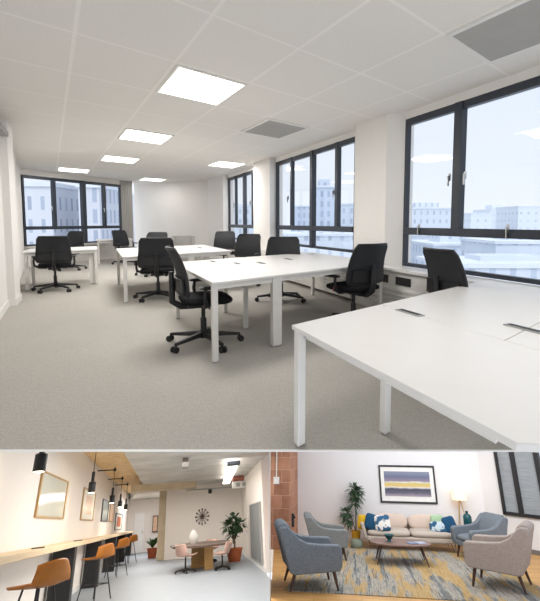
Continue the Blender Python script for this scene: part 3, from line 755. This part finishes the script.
r = thing('air_vent', 'white double-slot air vent high at the right wall', 'vent', (3.05, 20.5, 2.45), 0)
obj('vent_body', MB().box(-.32, .3, 0, .4, 0, .24), M['white'], r, bevel=.01)
for x in (-.2, .06): obj('slot', MB().box(x, x + .16, -.012, 0, .05, .19), M['vent'], r)
r = thing('light_track', 'thin black ceiling track with a small spotlight', 'light', (1.2, 22.0, 2.55), 0)
obj('track', MB().box(-.3, 1.9, 0, .05, 0, .05), M['grey'], r); obj('spotlight', MB().cyl((.72, .02, -.16), (.72, .02, 0), .08), M['black'], r)
tag(obj('pipe_hanger', MB().prism([(-.07, -.1), (.08, -.1), (.08, .3), (-.07, .3)], -.24, .0), plain('hanger_grey', (128, 122, 116), .6), m=T(.5, 13.2, 2.86), bevel=.02), 'dark grey bracket hanging from the concrete ceiling', 'bracket')
# ---- plants
def leafcard(mb, base, d, length, width, up=Vector((0, 0, 1)), bend=.3):
    d = d.normalized(); side = d.cross(up)
    if side.length < .1: side = Vector((1, 0, 0))
    side.normalize(); nn = side.cross(d)
    pts = []
    for i in range(5):
        t = i / 4; c = base + d * (length * t) - nn * (-bend) * length * 0 + Vector((0, 0, -bend * length * t * t)); w = width * math.sin(PI * (.12 + .85 * t)) * .5
        pts.append((c - side * w, c + nn * .08 * width, c + side * w))
    vs = [[mb.bm.verts.new(p) for p in row] for row in pts]
    for a, b in zip(vs, vs[1:]):
        mb.bm.faces.new([a[0], a[1], b[1], b[0]]); mb.bm.faces.new([a[1], a[2], b[2], b[1]])
def pot(r, rad, h, mat, taper=.75):
    obj('pot', MB().lathe([(rad * taper, 0), (rad, h * .9), (rad * 1.06, h * .9), (rad * 1.06, h), (rad * .92, h), (rad * .9, h * .9)], 24), mat, r, smooth=True)
    obj('soil', MB().lathe([(.01, h * .86), (rad * .93, h * .88), (.01, h * .9)], 18), M['soil'], r)
def crown(r, centers, n, ln, wd_, mat, rnd, droop=.3):
    mb = MB()
    for c, R in centers:
        for _ in range(n):
            v = Vector((rnd.gauss(0, 1), rnd.gauss(0, 1), rnd.gauss(.2, .9))); v.normalize()
            b = Vector(c) + v * R * rnd.uniform(.3, .8)
            leafcard(mb, b, (v + Vector((0, 0, .2))), ln * rnd.uniform(.7, 1.2), wd_ * rnd.uniform(.8, 1.2), bend=droop)
    o = obj('foliage', mb, mat, r); return o
rnd = random.Random(3)
r = thing('potted_tree', 'bushy small tree in a terracotta pot beside the grey board', 'plant', (2.60, 19.6, 0))
pot(r, .29, .42, M['terra'])
mb = MB(); mb.tube([(0, 0, .36), (.03, 0, .6), (-.03, .02, .85), (.04, 0, 1.1), (.0, 0, 1.3)], [.035, .03, .028, .024, .015], 8); mb.tube([(-.03, .02, .85), (-.18, 0, 1.0), (-.24, 0, 1.15)], [.02, .015, .01], 6); mb.tube([(.04, 0, 1.05), (.2, 0, 1.2)], [.018, .01], 6); obj('trunk', mb, M['bark'], r, smooth=True)
crown(r, [((0, 0, 1.26), .3), ((-.22, 0, 1.16), .22), ((.24, 0, 1.18), .22), ((.06, 0, 1.12), .16), ((-.06, 0, .85), .12)], 42, .2, .12, M['leaf2'], rnd)
r = thing('potted_plant', 'green leafy plant in a brown pot by the concrete column', 'plant', (-.45, 26.6, 0))
pot(r, .24, .42, M['terra'])
mb = MB()
for k in range(26):
    t = rnd.uniform(0, 2 * PI); e = rnd.uniform(.3, .9); leafcard(mb, Vector((0, 0, .42)), Vector((math.cos(t) * e, math.sin(t) * e, 1)), rnd.uniform(.5, .85), .16, bend=.35)
obj('foliage', mb, M['leaf'], r)
for kk in (1,): pass
picw = thing('wall_picture', 'small dark print on the wall beside the column', 'picture', (-.48, 33.4, 1.0))
obj('frame', MB().box(-.16, .16, 0, .06, 0, .9), M['walnut'], picw); obj('print', MB().box(-.12, .12, -.01, 0, .05, .85), M['peach'], picw)

area('breakout_light', (.8, 14.5, 2.75), 2.2, 105, (1, .965, .92), size_y=6)  # these area lamps have no fixtures; added to brighten the breakout room
area('breakout_light', (-.2, 20.5, 2.55), 1.6, 60, (1, .965, .92), size_y=3)
area('breakout_light', (.3, 9.5, 2.8), 2.0, 85, (1, .965, .92), size_y=3)
area('breakout_light', (-1.0, 29, 2.8), 1.2, 70, (.97, .98, 1), size_y=5)
for y in (6.95, 12.0, 16.8, 20.0, 23):
    l = bpy.data.lights.new('pendant_glow', 'POINT'); l.energy = 4; l.color = (1, .86, .66); l.shadow_soft_size = .06
    o = bpy.data.objects.new('pendant_glow', l); COL.objects.link(o); o.matrix_world = FR @ Matrix.Translation((-1.6, y, 2.0))

# ================================================================== LOUNGE (lower right)
FR = LOUNGE
struct('floor', MB().prism([(-1.42, 8.4), (4.4, 8.4), (5.2, 13.0), (3.45, 14.7), (-2.0, 14.7), (-2.12, 12.9), (-1.56, 9.3)], -.05, 0), M['oak'])
struct('wall_back', MB().box(-2.1, 3.45, 14.5, 14.62, 0, 3.0), M['wall_ln'])
RW0, RW1 = (3.4, 14.5), (4.6, 13.19)
mb = MB(); seg_wall(mb, RW0, RW1, 0, .79, .12); seg_wall(mb, RW0, (3.4 + .676 * .55, 14.5 - .737 * .55), .79, 3.0, .12); struct('wall_right', mb, M['wall_ln'])
mb = MB(); seg_wall(mb, RW0, RW1, 0, .1, -.02); struct('baseboard_right', mb, plain('grey_skirting', (120, 116, 114), .5))
struct('baseboard_back', MB().box(-1.5, 3.4, 14.48, 14.5, 0, .1), M['skirting'])
struct('trim_8', MB().box(-2.22, -1.70, 12.85, 14.5, 0, 3.0), M['brick'])     # brick pier
# interior glazed screen on the right wall
r = bpy.data.objects.new('window_5', None); COL.objects.link(r); r['kind'] = 'structure'
ang = math.atan2(-1.31, 1.2); r.matrix_world = FR @ T(3.4, 14.5, 0, ang)
fm = plain('black_steel_frame', (38, 38, 40), .45)
def fb(n, x0, x1, z0, z1, mat=fm, y0=-.05, y1=.05): return obj(n, MB().box(x0, x1, y0, y1, z0, z1), mat, r)
fb('window_frame', .56, 1.9, .79, .87); fb('window_frame', .54, .62, .79, 2.9); fb('mullion', .98, 1.1, .87, 2.9); fb('mullion', 1.62, 1.74, .87, 2.9)
t = NT('frosted_grey_glass'); t.b.inputs['Base Color'].default_value = srgb(150, 156, 162); t.b.inputs['Roughness'].default_value = .12
t.l(t.ramp(t.noise(t.coords(scale=(1, 1, 30)), 2), [(.3, srgb(140, 146, 152)), (.7, srgb(166, 172, 176))]), t.b.inputs['Base Color'])
fb('pane', .60, 1.62, .87, 2.9, t.m, -.006, .006)
# switch box with conduit on the pier
r = thing('switch_box', 'small white switch box with conduit on the brick pier', 'switch', (-2.06, 12.85, 1.46))
obj('box_plate', MB().box(-.075, .075, -.05, 0, 0, .17), M['white'], r, bevel=.008)
obj('conduit', MB().cyl((0, -.025, .17), (0, -.025, 1.4), .016, n=8), M['white'], r); obj('rocker', MB().box(-.03, .03, -.06, -.05, .05, .12), M['offwhite'], r)
r = thing('call_point', 'small dark bracket fixed to the side of the brick pier', 'bracket', (-1.70, 13.2, .46))
obj('bracket_body', MB().box(0, .06, -.05, .05, 0, .3), M['frame'], r, bevel=.01); obj('knob', MB().cyl((.06, 0, .22), (.09, 0, .22), .03), M['black'], r)
# rug
tag(obj('area_rug', MB().prism([(-1.36, 9.42), (3.22, 9.42), (3.22, 13.5), (-1.0, 13.5)], .0, .014), M['rug']), 'large abstract rug streaked in cream, navy, grey and mustard', 'rug')
# armchairs (sitter faces +Y)
def make_armchair(mat, label):
    r = thing('armchair', label, 'armchair', (0, 0, 0), 0, None)
    prof = [(.42, .27), (.46, .34), (.46, .58), (.42, .625), (.1, .635), (-.1, .655), (-.24, .72), (-.38, .86), (-.44, .89), (-.53, .875), (-.55, .84), (-.47, .58), (-.38, .26), (-.3, .23)]
    for s in (-1, 1):
        mb = MB(); x = s * .36; mb.prismx(prof, x - .07, x + .07); obj('arm', mb, mat, r, bevel=.035, seg=3)
    mb = MB(); mb.prismx([(.42, .25), (.43, .36), (-.36, .36), (-.34, .23)], -.3, .3); obj('seat_base', mb, mat, r, bevel=.02)
    mb = MB(); mb.pillow((0, .07, .415), (.305, .37, .085), .35, 28, 10); obj('seat_cushion', mb, mat, r, smooth=True)
    mb = MB(); mb.prismx([(-.2, .40), (-.24, .62), (-.37, .88), (-.44, .925), (-.53, .91), (-.56, .86), (-.48, .58), (-.38, .26)], -.31, .31); obj('backrest', mb, mat, r, bevel=.04, seg=3)
    for sx in (-1, 1):
        for y0, y1 in ((.34, .40), (-.28, -.36)):
            mb = MB(); mb.cyl((sx * .3, y0, .26), (sx * .33, y1, 0), .03, .017, 10); obj('leg', mb, M['walnut'], r)
    return r
def place(o, x, y, rz, s=1.0): o.matrix_world = FR @ T(x, y, .014, math.radians(rz)) @ Matrix.Scale(s, 4)
place(make_armchair(M['armblue'], 'blue grey tweed armchair at the near left, seen from its side and facing right'), -.94, 9.8, -74, 1.12)
place(make_armchair(M['armgrey'], 'tweed armchair tinted grey for the light, at the far left between the near armchair and the sofa'), -.74, 12.2, -82, .97)
place(make_armchair(M['armblue'], 'blue grey armchair at the far right beside the lamp table, facing the coffee table'), 2.76, 12.75, 112, 1.0)
place(make_armchair(M['armwarm'], 'tweed armchair tinted warm for the light, at the near right with its back to the wall window'), 2.60, 10.5, 66, 1.16)
# sofa (faces -Y)
r = thing('sofa', 'long oatmeal sofa with blush back cushions against the back wall', 'sofa', (1.28, 13.75, 0))
mb = MB(); mb.box(-1.08, 1.08, -.46, .4, .2, .31); obj('sofa_base', mb, M['sofa'], r, bevel=.03)
for x in (-.54, .54):
    mb = MB(); mb.pillow((x, -.06, .37), (.54, .42, .085), .28, 28, 10); obj('seat_cushion', mb, M['sofa'], r, smooth=True)
    mb = MB(); mb.pillow((x * .86, .22, .565), (.46, .12, .19), .4, 28, 10, Matrix.Rotation(-.25, 3, 'X')); obj('back_cushion', mb, M['blush'], r, smooth=True)
mb = MB(); mb.box(-1.08, 1.08, .3, .42, .2, .64); obj('backrest', mb, M['sofa'], r, bevel=.04, seg=3)
for s in (-1, 1):
    mb = MB(); mb.hexa([(s * 1.06, -.44, .24), (s * 1.14, -.44, .24), (s * 1.14, .42, .24), (s * 1.06, .42, .24), (s * 1.15, -.44, .58), (s * 1.24, -.44, .58), (s * 1.24, .42, .64), (s * 1.15, .42, .64)])
    obj('arm', mb, M['sofa'], r, bevel=.03, seg=3)
for x in (-1.0, 1.0):
    for y in (-.38, .34):
        mb = MB(); mb.tube([(x - .05, y, .21), (x, y, .01), (x + .05, y, .21)], .009, 6); obj('hairpin_leg', mb, M['black'], r)
def blot(name, a, b):
    t = NT(name); f = t.noise(t.coords(), 7, 2, .5)
    t.l(t.ramp(f, [(.47, srgb(*a)), (.53, srgb(*b))]), t.b.inputs['Base Color']); t.b.inputs['Roughness'].default_value = .95
    return t.m
def cushion(x, y, z, w, h, mat, label, lean=-.3, roll=0, art=None, yaw=0):
    r = thing('throw_cushion', label, 'cushion', (x, y, z), yaw, 'throw cushions on the sofa')
    m = Matrix.Rotation(lean, 3, 'X') @ Matrix.Rotation(roll, 3, 'Y') @ Matrix.Rotation(PI / 2, 3, 'X')
    mb = MB(); mb.pillow((0, 0, h), (w, h, .08), .4, 28, 10, m); o = obj('cover', mb, mat, r, smooth=True)
    if art:
        mb = MB(); m2 = m.to_4x4()
        for k, q in enumerate((-.4, .15, .55)):
            b = MB(); mb.box(-w * .7, w * .7, (q - .12) * h, (q + .12) * h, .066, .082)
        mb.xf(Matrix.Translation((0, 0, h)) @ m2); obj('pattern', mb, art, r)
    return r
cushion(.13, 13.55, .40, .16, .17, M['yellow'], 'mustard yellow cushion at the left arm of the sofa', -.2, .15)
cushion(.36, 13.45, .40, .2, .19, M['navy'], 'plain deep blue cushion at the left end of the sofa', -.3, .25)
cushion(.60, 13.38, .40, .2, .19, blot('white_blue_print', (226, 222, 216), (50, 92, 126)), 'white cushion with blue patches, left of the sofa middle', -.35, -.1)
cushion(2.0, 13.45, .40, .24, .13, blot('ice_blue_print', (190, 204, 210), (44, 88, 120)), 'pale cushion with blue patches at the right end of the sofa', -.4, 0)
cushion(2.25, 13.45, .40, .16, .19, M['navy'], 'plain deep blue cushion at the right arm of the sofa', -.3, -.25)
cushion(2.0, 13.68, .44, .17, .17, fabric('leaf_green_fabric', (150, 176, 140)), 'small sage green cushion tucked behind the pale one', -.3, 0)
# coffee table and things on it
r = thing('coffee_table', 'oval wooden coffee table on splayed dark legs in front of the sofa', 'table', (.90, 12.0, .014))
op = [(.66 * math.copysign(abs(math.cos(t)) ** .7, math.cos(t)), .42 * math.copysign(abs(math.sin(t)) ** .8, math.sin(t))) for t in [2 * PI * k / 36 for k in range(36)]]
obj('tabletop', MB().prism(op, .365, .40), wood_mat('dull_walnut', (104, 80, 70), (138, 110, 98)), r, bevel=.008)
for sx in (-1, 1):
    for sy in (-1, 1):
        mb = MB(); mb.cyl((sx * .42, sy * .24, .365), (sx * .54, sy * .34, 0), .022, .012, 10); obj('leg', mb, M['walnut'], r)
tag(obj('bowl', MB().lathe([(.05, 0), (.035, .04), (.06, .06), (.12, .14), (.11, .14), (.05, .07)], 20), M['teal'], m=T(.66, 11.95, .414), smooth=True), 'dark teal footed bowl on the coffee table', 'bowl')
r = thing('magazine', 'open magazine lying at the right end of the coffee table', 'magazine', (1.24, 11.9, .414), .3)
obj('page_left', MB().box(-.2, -.005, -.13, .13, 0, .012), plain('blue_grey_page', (110, 124, 150), .4, var=.3, scale=14), r); obj('page_right', MB().box(.005, .2, -.13, .13, 0, .012), plain('cool_page', (160, 168, 186), .4, var=.2, scale=14), r)
# framed picture on the back wall: generic horizontal bands
r = thing('wall_picture', 'large landscape picture of blurred bands in a dark frame above the sofa', 'picture', (1.41, 14.5, .95))
mb = MB(); w, h = .77, .96; mb.box(-w, w, -.04, 0, 0, .045); mb.box(-w, w, -.04, 0, h - .045, h); mb.box(-w, -w + .045, -.04, 0, .045, h - .045); mb.box(w - .045, w, -.04, 0, .045, h - .045)
obj('frame', mb, fm, r); obj('mount_board', MB().box(-w + .045, w - .045, -.02, -.005, .045, h - .045), M['offwhite'], r)
t = NT('blurred_band_print'); v = t.coords(); sp = t.n('ShaderNodeSeparateXYZ'); t.l(v, sp.inputs[0])
mr = t.n('ShaderNodeMapRange'); t.l(sp.outputs[2], mr.inputs[0]); mr.inputs[1].default_value = .17; mr.inputs[2].default_value = .80
nz = t.noise(t.coords(scale=(1.2, 1, 9)), 3, 4); ad = t.n('ShaderNodeMath', operation='MULTIPLY_ADD'); t.l(nz, ad.inputs[0]); ad.inputs[1].default_value = .14; t.l(mr.outputs[0], ad.inputs[2])
c = t.ramp(ad.outputs[0], [(.06, srgb(176, 168, 180)), (.2, srgb(104, 100, 116)), (.36, srgb(70, 74, 92)), (.43, srgb(226, 222, 218)), (.47, srgb(226, 190, 110)), (.60, srgb(206, 196, 132)), (.64, srgb(228, 224, 222)), (.68, srgb(150, 134, 150)), (.85, srgb(104, 112, 140)), (1.0, srgb(132, 138, 158))])
t.l(c, t.b.inputs['Base Color']); t.b.inputs['Roughness'].default_value = .3
obj('print', MB().box(-w + .14, w - .15, -.028, -.02, .17, .80), t.m, r)
# side table, lamp, bottle
r = thing('side_table', 'small glass topped side table beside the sofa', 'table', (2.72, 14.0, 0))
obj('tabletop', MB().box(-.27, .27, -.22, .22, .47, .49), M['grey'], r, bevel=.004)
for sx in (-1, 1):
    for sy in (-1, 1):
        obj('leg', MB().box(sx * .25 - .01, sx * .25 + .01, sy * .2 - .01, sy * .2 + .01, 0, .47), M['grey'], r)
tag(obj('bottle', MB().lathe([(.09, 0), (.105, .02), (.105, .24), (.08, .29), (.035, .31), (.035, .36), (.045, .37)], 20), M['teal'], m=T(2.80, 13.95, .49), smooth=True), 'dark teal ceramic bottle on the side table', 'bottle')
r = thing('floor_lamp', 'tripod floor lamp with a lit cream drum shade', 'lamp', (2.72, 14.27, 0))
obj('lamp_shade', MB().lathe([(.19, 1.09), (.18, 1.36), (.175, 1.36), (.185, 1.09)], 28), M['shade'], r, smooth=True)
for k in range(3):
    t_ = PI / 2 + .5 + k * 2 * PI / 3; mb = MB(); mb.cyl((.02 * math.cos(t_), .02 * math.sin(t_), 1.08), (.24 * math.cos(t_), .18 * math.sin(t_), 0), .011, .009, 8); obj('leg', mb, M['brass'], r)
obj('stem', MB().cyl((0, 0, 1.05), (0, 0, 1.2), .02), M['brass'], r)
# plants by the sofa
rnd = random.Random(11)
r = thing('potted_plant', 'tall narrow leafy plant in a mustard pot behind the left armchair', 'plant', (-.08, 14.1, 0))
pot(r, .12, .3, M['gold'])
mb = MB(); mb.tube([(0, 0, .26), (.02, 0, .7), (.0, 0, 1.3)], [.02, .016, .01], 8); mb.tube([(0, 0, .26), (-.1, 0, .6), (-.22, 0, .72)], [.015, .01, .006], 6); obj('stem', mb, M['bark'], r)
crown(r, [((.0, 0, 1.3), .16), ((.06, 0, 1.12), .16), ((-.02, 0, .95), .16), ((-.26, -.02, .72), .13), ((-.2, 0, .55), .12), ((.1, 0, 1.25), .12)], 62, .16, .06, M['leaf2'], rnd, .4)
tag(obj('pouf', MB().lathe([(.13, 0), (.17, .05), (.175, .13), (.14, .2), (.02, .21)], 24), M['greenfab'], m=T(-.07, 13.5, .0) @ Matrix.Scale(.95, 4), smooth=True), 'small sage green pouf on the rug edge below the tall plant', 'pouf')
area('lounge_light', (1.2, 11.4, 3.4), 3.2, 60, (1, .97, .94), size_y=3)  # unseen area lamps with no fixture, put above view to light the lounge
area('lounge_light', (-.5, 9.2, 3.2), 2.0, 16, (.94, .97, 1), size_y=2)
l = bpy.data.lights.new('lamp_glow', 'POINT'); l.energy = 1.2; l.color = (1, .82, .58); l.shadow_soft_size = .1
o = bpy.data.objects.new('lamp_glow', l); COL.objects.link(o); o.matrix_world = FR @ Matrix.Translation((2.72, 14.27, 1.42))
# party wall between the two lower rooms
FR = Matrix.Identity(4)
struct('wall_party', MB().prism([(-.172, 7.05), (-.157, 7.05), (-.245, 11.0), (-.262, 11.0)], -9, -.012), M['skirting'])

# ================================================================== world and camera
w = bpy.data.worlds.new('World'); SC.world = w; w.use_nodes = True
nt = w.node_tree; bg = nt.nodes['Background']
tc = nt.nodes.new('ShaderNodeTexCoord'); sp = nt.nodes.new('ShaderNodeSeparateXYZ'); nt.links.new(tc.outputs['Generated'], sp.inputs[0])
rp = nt.nodes.new('ShaderNodeValToRGB'); e = rp.color_ramp.elements
e[0].position = 0; e[0].color = srgb(236, 240, 246); e[1].position = .5; e[1].color = srgb(218, 227, 242)
nt.links.new(sp.outputs[2], rp.inputs[0]); nt.links.new(rp.outputs[0], bg.inputs[0]); bg.inputs[1].default_value = .74
sun = bpy.data.lights.new('daylight', 'SUN'); sun.energy = 1.1; sun.angle = .6; sun.color = (1, .98, .95)
so = bpy.data.objects.new('daylight', sun); COL.objects.link(so); so.rotation_euler = (math.radians(34), 0, math.radians(-12))
cam = bpy.data.cameras.new('Camera'); co = bpy.data.objects.new('Camera', cam); COL.objects.link(co)
cam.sensor_fit = 'HORIZONTAL'; cam.sensor_width = 36; cam.lens = 30.0
cam.shift_x = -10 / 540; cam.shift_y = -38.5 / 540
cam.clip_end = 2000; cam.clip_start = .05
co.location = (0, 0, 1.34); co.rotation_euler = (PI / 2 - math.atan(40 / 450), 0, 0)
SC.camera = co
vs = SC.view_settings; vs.view_transform = 'Standard'; vs.look = 'None'; vs.exposure = 0.7; vs.gamma = 1
